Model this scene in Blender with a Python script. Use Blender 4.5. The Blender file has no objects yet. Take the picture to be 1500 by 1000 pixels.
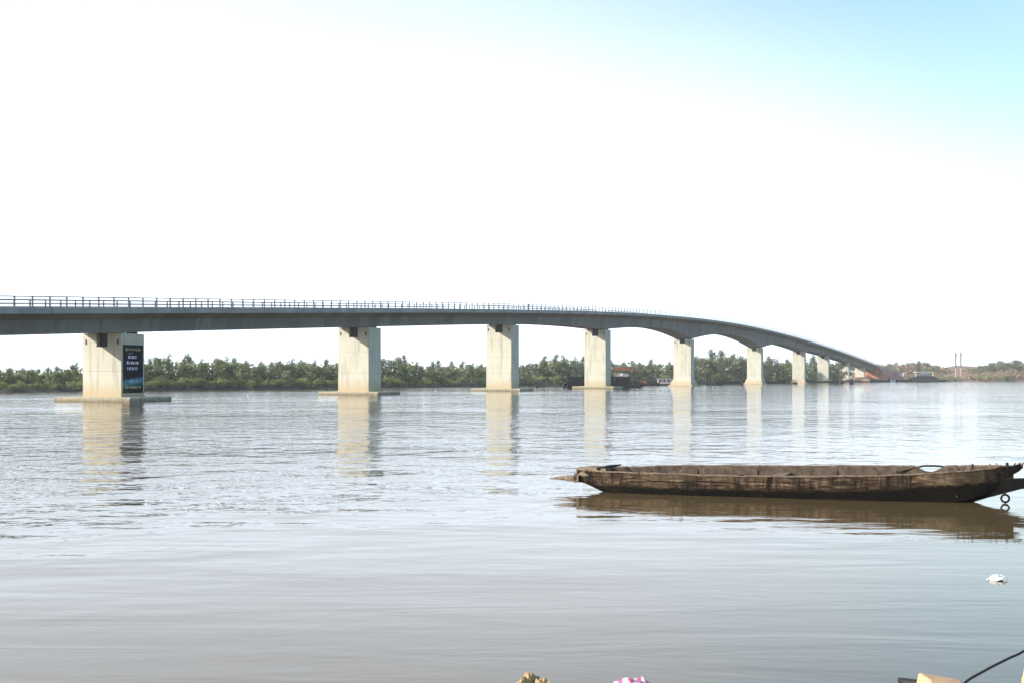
import bpy, bmesh, math, random
from mathutils import Vector, Matrix, noise
R = math.radians
random.seed(7)
scene = bpy.context.scene
col = scene.collection

# ------------------------------------------------------------------ helpers
class MB:
    def __init__(s): s.v = []; s.f = []
    def box(s, x0, x1, y0, y1, z0, z1):
        n = len(s.v)
        s.v += [(x0,y0,z0),(x1,y0,z0),(x1,y1,z0),(x0,y1,z0),(x0,y0,z1),(x1,y0,z1),(x1,y1,z1),(x0,y1,z1)]
        s.f += [(n,n+3,n+2,n+1),(n+4,n+5,n+6,n+7),(n,n+1,n+5,n+4),(n+1,n+2,n+6,n+5),(n+2,n+3,n+7,n+6),(n+3,n,n+4,n+7)]
    def hexa(s, lo, hi):
        n = len(s.v); s.v += list(lo) + list(hi); k = len(lo)
        s.f.append(tuple(n+i for i in reversed(range(k)))); s.f.append(tuple(n+k+i for i in range(k)))
        for i in range(k): j = (i+1) % k; s.f.append((n+i, n+j, n+k+j, n+k+i))
    def loft(s, rings, caps=True):
        n = len(s.v); k = len(rings[0])
        for r in rings: s.v += [tuple(p) for p in r]
        for a in range(len(rings)-1):
            for i in range(k):
                j = (i+1) % k
                s.f.append((n+a*k+i, n+a*k+j, n+(a+1)*k+j, n+(a+1)*k+i))
        if caps:
            s.f.append(tuple(n+i for i in reversed(range(k))))
            s.f.append(tuple(n+(len(rings)-1)*k+i for i in range(k)))
    def tube(s, pts, rad, k=6):
        pts = [Vector(p) for p in pts]; rings = []
        for i, p in enumerate(pts):
            d = (pts[min(i+1, len(pts)-1)] - pts[max(i-1, 0)]).normalized()
            u = d.cross(Vector((0,0,1)))
            if u.length < .05: u = d.cross(Vector((0,1,0)))
            u.normalize(); w = u.cross(d)
            r = rad[i] if isinstance(rad, (list, tuple)) else rad
            rings.append([p + u*r*math.cos(2*math.pi*q/k) + w*r*math.sin(2*math.pi*q/k) for q in range(k)])
        s.loft(rings)
    def torus(s, c, R1, r, ax='y', n=20, k=8):
        rings = []
        for i in range(n+1):
            a = 2*math.pi*i/n
            ring = []
            for q in range(k):
                b = 2*math.pi*q/k; rr = R1 + r*math.cos(b)
                ring.append((c[0]+rr*math.cos(a), c[1]+r*math.sin(b), c[2]+rr*math.sin(a)))
            rings.append(ring)
        s.loft(rings, False)
    def build(s, name, m, parent=None, smooth=False, bevel=0):
        me = bpy.data.meshes.new(name); me.from_pydata(s.v, [], s.f); me.update()
        bm = bmesh.new(); bm.from_mesh(me); bmesh.ops.recalc_face_normals(bm, faces=bm.faces); bm.to_mesh(me); bm.free()
        if smooth:
            for p in me.polygons: p.use_smooth = True
        me.materials.append(m)
        o = bpy.data.objects.new(name, me); col.objects.link(o)
        if parent: o.parent = parent
        if bevel:
            b = o.modifiers.new('bevel', 'BEVEL'); b.width = bevel; b.segments = 2; b.limit_method = 'ANGLE'
        return o

def tag(o, label=None, cat=None, group=None, kind=None):
    if label: o['label'] = label
    if cat: o['category'] = cat
    if group: o['group'] = group
    if kind: o['kind'] = kind
    return o
def empty(name, loc, rz=0, label=None, cat=None, group=None):
    o = bpy.data.objects.new(name, None); col.objects.link(o)
    o.location = loc; o.rotation_euler = (0,0,rz); o.empty_display_size = .2
    return tag(o, label, cat, group)
def copy_tree(o, parent=None):
    c = o.copy(); col.objects.link(c); c.parent = parent
    for ch in list(o.children): copy_tree(ch, c)
    return c

# the photograph's measures: 1500 px wide, focal 2000 px, horizon on row 551, eye 2.7 m above the water
EYE = 2.7
def at(px, py, Y): return Vector(((px-750)/2000*Y, Y, EYE+(551-py)/2000*Y))
def onwater(px, py): return at(px, py, EYE*2000/(py-551))

def mat(name): 
    m = bpy.data.materials.new(name); m.use_nodes = True
    nt = m.node_tree; b = nt.nodes['Principled BSDF']
    return m, nt, b
def N(nt, t, **kw):
    n = nt.nodes.new(t)
    for k, v in kw.items():
        if k.startswith('i_'): n.inputs[k[2:].replace('_', ' ')].default_value = v
        else: setattr(n, k, v)
    return n
def ramp(nt, fac, stops):
    r = nt.nodes.new('ShaderNodeValToRGB'); e = r.color_ramp.elements
    while len(e) < len(stops): e.new(.5)
    for i, (p, c) in enumerate(stops):
        e[i].position = p; e[i].color = (*c, 1) if len(c) == 3 else c
    nt.links.new(fac, r.inputs[0]); return r.outputs[0]
def mixc(nt, a, b, fac, mode='MIX'):
    m = nt.nodes.new('ShaderNodeMix'); m.data_type = 'RGBA'; m.blend_type = mode
    for s, v in ((m.inputs[6], a), (m.inputs[7], b), (m.inputs[0], fac)):
        if hasattr(v, 'links'): nt.links.new(v, s)
        else: s.default_value = v if isinstance(v, (int, float)) else (*v, 1)
    return m.outputs[2]
def math_(nt, op, a, b=None, c=None):
    m = nt.nodes.new('ShaderNodeMath'); m.operation = op
    for i, v in enumerate((a, b, c)):
        if v is None: continue
        if hasattr(v, 'links'): nt.links.new(v, m.inputs[i])
        else: m.inputs[i].default_value = v
    return m.outputs[0]
def coords(nt, scale=(1,1,1), kind='Object'):
    t = nt.nodes.new('ShaderNodeTexCoord'); mp = nt.nodes.new('ShaderNodeMapping')
    mp.inputs['Scale'].default_value = scale
    nt.links.new(t.outputs[kind], mp.inputs[0]); return mp.outputs[0]
def nz(nt, vec, scale, detail=4, rough=.55, dist=0):
    n = N(nt, 'ShaderNodeTexNoise'); n.inputs['Scale'].default_value = scale; n.inputs['Detail'].default_value = detail
    n.inputs['Roughness'].default_value = rough; n.inputs['Distortion'].default_value = dist
    nt.links.new(vec, n.inputs['Vector']); return n.outputs[0]
def bump(nt, b, h, strength=.3, dist=.02):
    n = N(nt, 'ShaderNodeBump'); n.inputs['Strength'].default_value = strength; n.inputs['Distance'].default_value = dist
    nt.links.new(h, n.inputs['Height']); nt.links.new(n.outputs[0], b.inputs['Normal'])

def m_simple(name, c, rough=.8, var=.25, scale=2.0, metallic=0, c2=None, spec=.25):
    m, nt, b = mat(name)
    v = coords(nt); n = nz(nt, v, scale, 5)
    d = c2 or tuple(x*(1-var) for x in c); u = tuple(min(1, x*(1+var)) for x in c)
    nt.links.new(ramp(nt, n, [(.3, d), (.7, u if not c2 else c)]), b.inputs['Base Color'])
    b.inputs['Roughness'].default_value = rough; b.inputs['Metallic'].default_value = metallic; b.inputs['Specular IOR Level'].default_value = spec
    bump(nt, b, nz(nt, v, scale*4, 4), .3, .02)
    return m

def m_concrete(name, base, panel=0, joint=0, foot=None):
    m, nt, b = mat(name)
    v = coords(nt); vs = coords(nt, (1,1,.12))
    n1 = nz(nt, v, .35, 5, .6); n2 = nz(nt, vs, 1.6, 5, .6); n3 = nz(nt, v, 3.5, 6, .65)
    c = mixc(nt, tuple(x*.86 for x in base), tuple(min(1, x*1.1) for x in base), n1)
    c = mixc(nt, c, tuple(x*.55 for x in base), math_(nt, 'MULTIPLY', math_(nt, 'SMOOTH_MIN', math_(nt, 'MULTIPLY', math_(nt, 'MAXIMUM', math_(nt, 'SUBTRACT', n2, .50), 0), 4.2), .8, .1), .85))
    c = mixc(nt, c, tuple(x*.7 for x in base), math_(nt, 'MULTIPLY', math_(nt, 'MAXIMUM', math_(nt, 'SUBTRACT', n3, .55), 0), 1.6))
    sep = N(nt, 'ShaderNodeSeparateXYZ'); nt.links.new(v, sep.inputs[0])
    if panel:
        fl = math_(nt, 'FLOOR', math_(nt, 'DIVIDE', sep.outputs[0], panel))
        wn = N(nt, 'ShaderNodeTexWhiteNoise', noise_dimensions='1D'); nt.links.new(fl, wn.inputs['W'])
        c = mixc(nt, c, tuple(x*.62 for x in base), math_(nt, 'MULTIPLY', wn.outputs[0], .8))
        fr = math_(nt, 'FRACT', math_(nt, 'DIVIDE', sep.outputs[0], panel))
        ln = math_(nt, 'LESS_THAN', fr, .022)
        c = mixc(nt, c, tuple(x*.4 for x in base), math_(nt, 'MULTIPLY', ln, .7))
    if joint:
        fr = math_(nt, 'FRACT', math_(nt, 'DIVIDE', math_(nt, 'SUBTRACT', sep.outputs[2], .2), joint))
        ln = math_(nt, 'LESS_THAN', fr, .05/joint)
        c = mixc(nt, c, tuple(x*.5 for x in base), math_(nt, 'MULTIPLY', ln, .6))
    if foot:   # silt stain left by the tide, ragged top edge
        h = math_(nt, 'ADD', sep.outputs[2], math_(nt, 'MULTIPLY', math_(nt, 'SUBTRACT', n3, .5), 1.3))
        f = N(nt, 'ShaderNodeMapRange'); nt.links.new(h, f.inputs[0])
        f.inputs[1].default_value = foot[0]; f.inputs[2].default_value = foot[1]; f.inputs[3].default_value = foot[3]; f.inputs[4].default_value = 0
        c = mixc(nt, c, foot[2], f.outputs[0])
    nt.links.new(c, b.inputs['Base Color']); b.inputs['Roughness'].default_value = .88
    bump(nt, b, n3, .35, .03)
    return m

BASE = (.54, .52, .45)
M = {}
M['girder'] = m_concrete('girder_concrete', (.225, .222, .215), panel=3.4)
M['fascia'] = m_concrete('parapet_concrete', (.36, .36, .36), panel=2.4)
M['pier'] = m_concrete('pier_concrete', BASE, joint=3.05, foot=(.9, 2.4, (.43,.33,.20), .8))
M['cap'] = m_concrete('pile_cap_concrete', (.44,.40,.31), foot=(.05, .5, (.16,.125,.075), .9))
M['asphalt'] = m_simple('asphalt', (.05,.05,.05), .9, .3, 3)
M['rail'] = m_simple('galvanised_steel', (.17,.18,.20), .6, .15, 4)
M['bearing'] = m_simple('bearing_rubber_and_shade', (.05,.05,.055), .7)
M['black'] = m_simple('dark_steel', (.013,.014,.016), .6, .3, 3)
M['tar'] = m_simple('tarred_wet_wood', (.008,.0065,.006), .7, .3, 5, spec=.12)
M['rust'] = m_simple('rusty_steel', (.16,.065,.045), .8, .35, 2)
M['white'] = m_simple('white_paint', (.72,.72,.70), .5, .08, 2)
M['pale'] = m_simple('pale_paint', (.33,.31,.32), .6, .12, 2)
M['darkwood'] = m_simple('dark_wet_wood', (.022,.017,.014), .6, .4, 5)
M['dirt'] = m_simple('laterite', (.36,.22,.15), .95, .2, .2)
M['sand'] = m_simple('pale_sand', (.55,.42,.30), .95, .15, .3)
M['rope'] = m_simple('rope', (.045,.032,.022), .9, .4, 40)
M['trunk'] = m_simple('bark', (.10,.085,.07), .95, .3, 3)

def m_leaf(name, a, b_, trans=.15):
    m, nt, b = mat(name)
    v = coords(nt); n = nz(nt, v, .9, 3)
    oi = N(nt, 'ShaderNodeObjectInfo')
    c = ramp(nt, n, [(.35, a), (.65, b_)])
    c = mixc(nt, c, tuple(x*1.35 for x in b_), math_(nt, 'MULTIPLY', oi.outputs['Random'], .5))
    nt.links.new(c, b.inputs['Base Color']); b.inputs['Roughness'].default_value = .75
    b.inputs['Specular IOR Level'].default_value = .2
    tr = N(nt, 'ShaderNodeBsdfTranslucent'); nt.links.new(c, tr.inputs[0])
    ms = N(nt, 'ShaderNodeMixShader'); ms.inputs[0].default_value = trans + .15
    nt.links.new(b.outputs[0], ms.inputs[1]); nt.links.new(tr.outputs[0], ms.inputs[2])
    nt.links.new(ms.outputs[0], nt.nodes['Material Output'].inputs[0])
    return m
M['leaf_tall'] = m_leaf('grey_green_foliage', (.10,.115,.075), (.17,.19,.115))
M['leaf_mid'] = m_leaf('green_foliage', (.12,.14,.065), (.20,.225,.10))
M['leaf_low'] = m_leaf('yellow_green_foliage', (.19,.215,.075), (.30,.32,.12))
M['leaf_dry'] = m_leaf('dry_scrub_foliage', (.20,.14,.09), (.30,.225,.14))

# ------------------------------------------------------------------ bridge
P1 = Vector((-41.8, 146.0, 0)); BD = Vector((.3613, .9325, 0)); ND = Vector((.9325, -.3613, 0))
BRZ = math.atan2(.9325, .3613)
def curve(knots):
    xs = [k[0] for k in knots]; ys = [k[1] for k in knots]; n = len(xs)
    m = []
    for i in range(n):
        a = max(i-1, 0); b = min(i+1, n-1); m.append((ys[b]-ys[a])/(xs[b]-xs[a]))
    def f(x):
        x = min(max(x, xs[0]), xs[-1]); i = 0
        while i < n-2 and x > xs[i+1]: i += 1
        h = xs[i+1]-xs[i]; t = (x-xs[i])/h
        return (2*t**3-3*t*t+1)*ys[i] + (t**3-2*t*t+t)*h*m[i] + (-2*t**3+3*t*t)*ys[i+1] + (t**3-t*t)*h*m[i+1]
    return f
ztop = curve([(-130,4.3),(-60,7.3),(0,9.98),(50,12.2),(108,14.68),(175,17.1),(233,18.5),(284,19.12),(330,19.1),(390,18.35),(472,16.6),(587,13.1),(713,8.5),(800,4.9),(880,2.2),(960,1.1)])
PIERS = [-57.6, 0, 57.6, 115.3, 174.2, 254.8, 358.1, 452, 520.5, 591.8, 658, 725, 788]
DEP = [(-130,2.62),(117,2.62),(174+2,3.75),(256.8,5.6),(360.1,5.9),(454,3.9),(522,2.9),(960,2.7)]
MID = {1:2.62, 2:3.05, 3:3.25, 4:3.15, 5:3.0}
def depth(s):
    for i in range(len(DEP)-1):
        a, b = DEP[i], DEP[i+1]
        if a[0] <= s <= b[0]:
            if i in MID:
                md = MID[i]; t = (s-a[0])/(b[0]-a[0])
                c = .5 if i != 1 else .12
                if t < c: return md + (a[1]-md)*(1-t/c)**1.8
                return md + (b[1]-md)*((t-c)/(1-c))**1.8
            return a[1] + (b[1]-a[1])*(s-a[0])/(b[0]-a[0])
    return 2.7
def zbot(s): return ztop(s) - depth(s)

bridge = empty('road_bridge', P1, BRZ, 'long grey concrete road bridge arching over the river on tall pale piers', 'bridge')
def stations(a, b, n): return [a+(b-a)*i/n for i in range(n+1)]
SS = stations(-128, 905, 520)
# local axes: x along the bridge, y = -t (away from the camera side), so near edge is y = -3
g = MB(); rings = []
for s in SS:
    zt = ztop(s)-.72; zb = zbot(s)
    zt2 = zt-.16
    rings.append([(s,-1.2,zt),(s,-.1,zt2-.35),(s,.05,zb),(s,4.95,zb),(s,5.1,zt2-.35),(s,6.2,zt)])
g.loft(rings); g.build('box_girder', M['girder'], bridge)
d = MB(); rings = []
for s in SS:
    z = ztop(s)
    rings.append([(s,-2.96,z-.56),(s,-2.96,z-.22),(s,7.96,z-.22),(s,7.96,z-.56),(s,6.1,z-.715),(s,-1.1,z-.715)])
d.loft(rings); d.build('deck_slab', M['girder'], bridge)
d = MB(); rings = [[(s,-2.3,ztop(s)-.212),(s,-2.3,ztop(s)-.17),(s,7.3,ztop(s)-.17),(s,7.3,ztop(s)-.212)] for s in SS]
d.loft(rings); d.build('road_surface', M['asphalt'], bridge)
for sg, y0, y1 in ((0,-3.0,-2.72),(1,7.72,8.0)):
    d = MB()
    d.loft([[(s,y0,ztop(s)-.62),(s,y1,ztop(s)-.62),(s,y1,ztop(s)),(s,y0,ztop(s))] for s in SS if s < 900])
    d.build('parapet', M['fascia'], bridge)
# railings
post_me = MB(); post_me.box(-.075,.075,-.06,.06,-.05,1.04); post_me.box(-.11,.11,-.09,.09,-.01,.03)
post_proto = None
def rail_run(y, first_ind):
    global post_proto
    rl = MB()
    ss = stations(-125, 890, 300)
    for h, r in ((1.0,.048),(.64,.04),(.28,.04)):
        rl.loft([[(s,y-r,ztop(s)+h-r),(s,y+r,ztop(s)+h-r),(s,y+r,ztop(s)+h+r),(s,y-r,ztop(s)+h+r)] for s in ss])
    ro = rl.build('railing', M['rail'], bridge)
    xs = [-24.4+2.43*i for i in range(-30, 376)]
    ind = [x for x in xs if first_ind[0] <= x <= first_ind[1]][:100]
    rest = MB()
    for x in xs:
        if x > 888 or x < -124: continue
        if x in ind:
            if post_proto is None:
                o = post_me.build('post', M['rail'], ro); post_proto = o
            else:
                o = post_proto.copy(); col.objects.link(o); o.parent = ro
            o.location = (x, y, ztop(x))
        else: rest.box(x-.055,x+.055,y-.05,y+.05,ztop(x)-.02,ztop(x)+1.03)
    ro2 = rest.build('railing_posts', M['rail'], ro); ro2['kind'] = 'stuff'
rail_run(-2.86, (-27, 216)); rail_run(7.86, (-10, 233))
W, T = 5.0, 4.0
for k, s0 in enumerate(PIERS):
    zg = zbot(s0+T/2)
    zt = zg - .14
    gl = -.6 if k < 10 else 0.1
    notch = k <= 9
    p = MB()
    if notch:
        nh = 1.45 if k < 5 else 1.2
        p.box(s0, s0+T, 0, W, gl, zt-nh)
        # two horns at the near-abutment side, solid behind the recess
        p.box(s0, s0+1.5, 0, 1.75, zt-nh, zt); p.box(s0, s0+1.5, 3.2, W, zt-nh, zt)
        p.box(s0+1.5, s0+T, 0, W, zt-nh, zt)
    else: p.box(s0, s0+T, 0, W, gl, zt)
    # weld so that the bevel runs round the outside only
    o = p.build('pier', M['pier'], bridge)
    bm = bmesh.new(); bm.from_mesh(o.data); bmesh.ops.remove_doubles(bm, verts=bm.verts, dist=.001)
    bm.to_mesh(o.data); bm.free()
    for yy in (.9, 4.1):
        for xx in (.8, 3.0):
            b_ = MB(); b_.box(s0+xx-.4, s0+xx+.4, yy-.5, yy+.5, zt+.003, zg+.05); b_.build('bearing', M['bearing'], o)
    if notch:
        b_ = MB(); b_.box(s0+.55, s0+1.45, 1.78, 3.17, zt-nh+.02, zg+.05); b_.build('notch_shade_block', M['bearing'], o)  # added dark block, its colour stands in for the shade inside the recess
    if k < 9:
        for yy in (.42, 4.55):
            q = MB(); q.box(s0-.012, s0+.05, yy-.11, yy+.11, zt-1.2, zt-.65); q.build('drain_slot', M['bearing'], o)
    if k < 5:
        q = MB()
        q.box(s0-1.7, s0+5.7, -2.4, 7.4, -.5, .5)
        q.build('pile_cap', M['cap'], o, bevel=.05)
        q = MB()  # low plinth lip where the shaft meets the cap
        q.box(s0-.12, s0+T+.12, -.12, W+.12, .503, .62); q.build('plinth', M['pier'], o)
    elif k < 10:
        q = MB(); a, c_, h_ = (2.0, .55, 2.2) if k < 7 else (.9, .25, 1.3)
        q.hexa([(s0-a,-c_,.35),(s0+T+a,-c_,.35),(s0+T+a,W+c_,.35),(s0-a,W+c_,.35)],
               [(s0-.03,-.03,h_),(s0+T+.03,-.03,h_),(s0+T+.03,W+.03,h_),(s0-.03,W+.03,h_)])
        q.hexa([(s0-a-.4,-c_-.4,-.5),(s0+T+a+.4,-c_-.4,-.5),(s0+T+a+.4,W+c_+.4,-.5),(s0-a-.4,W+c_+.4,-.5)],[(s0-a-.4,-c_-.4,.347),(s0+T+a+.4,-c_-.4,.347),(s0+T+a+.4,W+c_+.4,.347),(s0-a-.4,W+c_+.4,.347)])
        q.build('footing', M['pier'], o)
for o in bridge.children:
    if o.name.startswith('pier'):
        pass

# banner hung on the first pier's shaded face (the far-reading lettering is only strokes in the photograph)
def m_banner():
    m, nt, b = mat('banner_cloth')
    v = coords(nt); sep = N(nt, 'ShaderNodeSeparateXYZ'); nt.links.new(v, sep.inputs[0])
    # printed river picture: a teal swoosh band with soft ragged edges
    w = nz(nt, v, 1.3, 4); h = math_(nt, 'ADD', sep.outputs[2], math_(nt, 'ADD', math_(nt, 'MULTIPLY', math_(nt,'SUBTRACT',w,.5), .9), math_(nt, 'MULTIPLY', sep.outputs[0], -.14)))
    c = ramp(nt, math_(nt, 'DIVIDE', h, 5.1), [(0,(.008,.009,.010)),(.22,(.010,.013,.014)),(.27,(.02,.07,.08)),(.33,(.05,.16,.20)),(.38,(.09,.25,.33)),(.42,(.06,.14,.22)),(.46,(.006,.009,.022)),(1,(.006,.007,.014))])
    nt.links.new(c, b.inputs['Base Color']); b.inputs['Roughness'].default_value = .95; b.inputs['Specular IOR Level'].default_value = .05
    return m
ban = empty('banner', P1 + BD*.25 + ND*.012, BRZ, 'tall black banner with gold, white and teal print hung on the leftmost pier', 'banner')
q = MB()
bz0, bh, bw = .95, 5.15, 3.45
n = 24; rings = []
for i in range(n+1):
    x = .05 + bw*i/n; y = -.03 - .015*math.sin(i*.9)
    rings.append([(x,y,bz0),(x,y-.01,bz0),(x,y-.01,bz0+bh),(x,y,bz0+bh)])
q.loft(rings); sh = q.build('banner_sheet', m_banner(), ban); 
M['gold'] = m_simple('gold_print', (.42,.36,.17), .6, .2, 6)
M['lav'] = m_simple('lavender_print', (.62,.62,.80), .6, .1, 6)
M['sky_print'] = m_simple('pale_teal_print', (.25,.50,.62), .6, .1, 6)
def glyphs(x0, x1, z0, z1, m, n, cap=1.25, th=.07):
    q = MB(); w = (x1-x0)/n
    rr = random.Random(int(z0*100))
    for i in range(n):
        a = x0+i*w; b = a+w*.78; zz = z1 if i else z0+(z1-z0)*cap
        y0, y1 = -.075, -.062
        st = rr.choice([(1,0,1,1,1),(1,1,0,1,1),(1,1,1,0,0),(1,1,1,1,0),(0,1,1,0,1),(1,0,1,1,0)])
        if st[0]: q.box(a, a+th, y0, y1, z0, zz)
        if st[1]: q.box(b-th, b, y0, y1, z0, zz)
        if st[2]: q.box(a+th, b-th, y0+.001, y1, zz-th, zz-.002)
        if st[3]: q.box(a+th, b-th, y0+.001, y1, (z0+zz)/2-th/2, (z0+zz)/2+th/2)
        if st[4]: q.box(a+th, b-th, y0+.001, y1, z0+.002, z0+th)
    q.build('lettering', m, ban)
Z = lambda f: bz0 + bh*(1-f)
glyphs(.40, 3.15, Z(.125), Z(.075), M['gold'], 9)
q = MB(); q.tube([(.95+i*.06,-.068,Z(.19)+.08*math.sin(i*1.1)+.012*i) for i in range(13)], .022, 4); q.build('lettering', M['lav'], ban)
glyphs(.85, 2.45, Z(.29), Z(.225), M['lav'], 5, 1, .11)
glyphs(.60, 2.70, Z(.405), Z(.345), M['lav'], 6, 1.15, .12)
glyphs(.70, 2.65, Z(.52), Z(.46), M['lav'], 6, 1, .12)
glyphs(1.0, 2.5, Z(.785), Z(.725), M['sky_print'], 5, 1, .08)
q = MB(); q.torus((.5,-.07,Z(.745)), .10, .03); q.build('emblem', M['sky_print'], ban)
glyphs(.40, 3.1, Z(.905), Z(.86), M['gold'], 9)

# person at the railing (a few pixels tall)
def build_person():
    sx = 118.0
    rt = empty('person', P1 + BD*sx + ND*2.35 + Vector((0,0,ztop(sx)-.17)), BRZ, 'person in dark clothes leaning on the bridge railing above the third pier', 'person')
    K = [('pel',(0,0,.72),.13,None),('ab',(0,-.02,.92),.13,'pel'),('ch',(0,-.08,1.10),.15,'ab'),('nk',(0,-.14,1.23),.05,'ch'),('hd',(0,-.18,1.34),.085,'nk'),('ht',(0,-.19,1.42),.06,'hd'),
         ('hl',(-.09,0,.68),.085,'pel'),('kl',(-.10,-.03,.38),.06,'hl'),('fl',(-.10,.02,.05),.04,'kl'),('tl',(-.10,-.14,.03),.03,'fl'),
         ('hr',(.09,0,.68),.085,'pel'),('kr',(.10,-.03,.38),.06,'hr'),('fr',(.10,.02,.05),.04,'kr'),('tr',(.10,-.14,.03),.03,'fr'),
         ('sl',(-.18,-.1,1.16),.05,'ch'),('el',(-.24,-.22,.95),.038,'sl'),('wl',(-.12,-.42,1.02),.028,'el'),
         ('sr',(.18,-.1,1.16),.05,'ch'),('er',(.24,-.22,.95),.038,'sr'),('wr',(.12,-.42,1.02),.028,'er')]
    idx = {k[0]: i for i, k in enumerate(K)}
    me = bpy.data.meshes.new('body'); me.from_pydata([k[1] for k in K], [(idx[k[3]], i) for i, k in enumerate(K) if k[3]], [])
    o = bpy.data.objects.new('body', me); col.objects.link(o); o.parent = rt
    o.modifiers.new('skin', 'SKIN')
    for i, k in enumerate(K): me.skin_vertices[0].data[i].radius = (k[2], k[2])
    me.skin_vertices[0].data[0].use_root = True
    ss_ = o.modifiers.new('s', 'SUBSURF'); ss_.levels = 1; ss_.render_levels = 2
    m, nt, b = mat('dark_clothes_and_skin'); v = coords(nt); sp = N(nt,'ShaderNodeSeparateXYZ'); nt.links.new(v, sp.inputs[0])
    nt.links.new(ramp(nt, math_(nt,'DIVIDE',sp.outputs[2],1.5), [(0,(.03,.03,.035)),(.5,(.03,.035,.05)),(.80,(.03,.04,.07)),(.81,(.07,.04,.025)),(1,(.07,.04,.025))]), b.inputs['Base Color'])
    me.materials.append(m)
    h = MB()
    h.loft([[(.088*r*math.cos(a*.785), -.19+.095*r*math.sin(a*.785), z) for a in range(8)] for z, r in ((1.37,.95),(1.41,1.0),(1.455,.8),(1.48,.3))])
    h.build('hair', M['black'], rt, True)
build_person()

# ------------------------------------------------------------------ water, banks, hills
def m_water():
    m, nt, b = mat('river_water')
    b.inputs['Base Color'].default_value = (.115,.078,.038,1)
    b.inputs['Roughness'].default_value = .03; b.inputs['IOR'].default_value = 1.333
    v0 = coords(nt)
    # ruffled patches: long belts of wind across the river
    patch = nz(nt, coords(nt, (.007,.02,1)), 1.0, 3, .5)
    pr = N(nt,'ShaderNodeMapRange'); nt.links.new(patch, pr.inputs[0]); pr.inputs[1].default_value=.38; pr.inputs[2].default_value=.62
    sep = N(nt,'ShaderNodeSeparateXYZ'); nt.links.new(v0, sep.inputs[0])
    # calm lee by the near bank, wind chop reaching farther in on the left
    ed = math_(nt,'ADD', sep.outputs[1], math_(nt,'MULTIPLY', sep.outputs[0], -.75))
    nr = N(nt,'ShaderNodeMapRange'); nt.links.new(math_(nt,'ADD',ed, math_(nt,'MULTIPLY', nz(nt, coords(nt,(.12,.25,1)),1,3), 14)), nr.inputs[0])
    nr.inputs[1].default_value=20; nr.inputs[2].default_value=56; nr.interpolation_type='SMOOTHSTEP'
    near = nr.outputs[0]
    swell = nz(nt, coords(nt,(.22,.85,1)), 1.0, 4, .55, .9)
    chop = nz(nt, coords(nt,(.55,.42,1)), 1.0, 3, .45, .4)
    chop2 = nz(nt, coords(nt,(1.5,1.7,1)), 1.0, 3, .5)
    big = nz(nt, coords(nt,(.10,.055,1)), 1.0, 2, .4)
    fine = nz(nt, coords(nt,(2.0,5.0,1)), 1.0, 3, .5)
    h = math_(nt,'MULTIPLY', swell, SW)
    h = math_(nt,'ADD', h, math_(nt,'MULTIPLY', fine, FI))
    cc = math_(nt,'ADD', math_(nt,'ADD', math_(nt,'MULTIPLY', chop, CH), math_(nt,'MULTIPLY', chop2, CH2)), math_(nt,'MULTIPLY', big, BG))
    fr_ = N(nt,'ShaderNodeMapRange'); nt.links.new(sep.outputs[1], fr_.inputs[0]); fr_.inputs[1].default_value=45; fr_.inputs[2].default_value=150; fr_.inputs[3].default_value=1; fr_.inputs[4].default_value=1.1
    amp = math_(nt,'MULTIPLY', math_(nt,'MULTIPLY', near, fr_.outputs[0]), math_(nt,'MULTIPLY_ADD', pr.outputs[0], .7, .5))
    lf = N(nt,'ShaderNodeMapRange'); nt.links.new(sep.outputs[0], lf.inputs[0]); lf.inputs[1].default_value=-24; lf.inputs[2].default_value=0; lf.inputs[3].default_value=1.55; lf.inputs[4].default_value=.95
    amp = math_(nt,'MULTIPLY', amp, lf.outputs[0])
    h = math_(nt,'ADD', h, math_(nt,'MULTIPLY', cc, amp))
    bp = N(nt,'ShaderNodeBump'); bp.inputs['Strength'].default_value = 1; bp.inputs['Distance'].default_value = 1
    nt.links.new(h, bp.inputs['Height']); nt.links.new(bp.outputs[0], b.inputs['Normal'])
    return m
SW, FI, CH, CH2, BG = .0078, .0014, .13, .032, .22
w = MB()
xs = [-1600,-400,-100,0,100,400,1600]; ys = [2,10,40,160,500,1200,2600]
for i in range(len(xs)-1):
    for j in range(len(ys)-1):
        n = len(w.v); w.v += [(xs[i],ys[j],0),(xs[i+1],ys[j],0),(xs[i+1],ys[j+1],0),(xs[i],ys[j+1],0)]; w.f.append((n,n+1,n+2,n+3))
wo = w.build('water', m_water()); wo['kind'] = 'structure'
bm = bmesh.new(); bm.from_mesh(wo.data); bmesh.ops.remove_doubles(bm, verts=bm.verts, dist=.01); bm.to_mesh(wo.data); bm.free()

SHORE = [(-900,579),(-300,578),(0,574),(230,571),(400,569),(540,567.5),(700,565),(830,563.6),(950,562.6),(1080,561),(1200,559.35),(1300,558.5),(1400,558),(1500,557.7),(1700,557.3),(2100,557)]
def shore_y(px):
    for i in range(len(SHORE)-1):
        a, b = SHORE[i], SHORE[i+1]
        if a[0] <= px <= b[0]: return a[1] + (b[1]-a[1])*(px-a[0])/(b[0]-a[0])
    return SHORE[-1][1]
def shore(px, back=0):
    D = EYE*2000/(shore_y(px)-551) + back
    return Vector(((px-750)/2000*D, D, 0))
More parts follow.
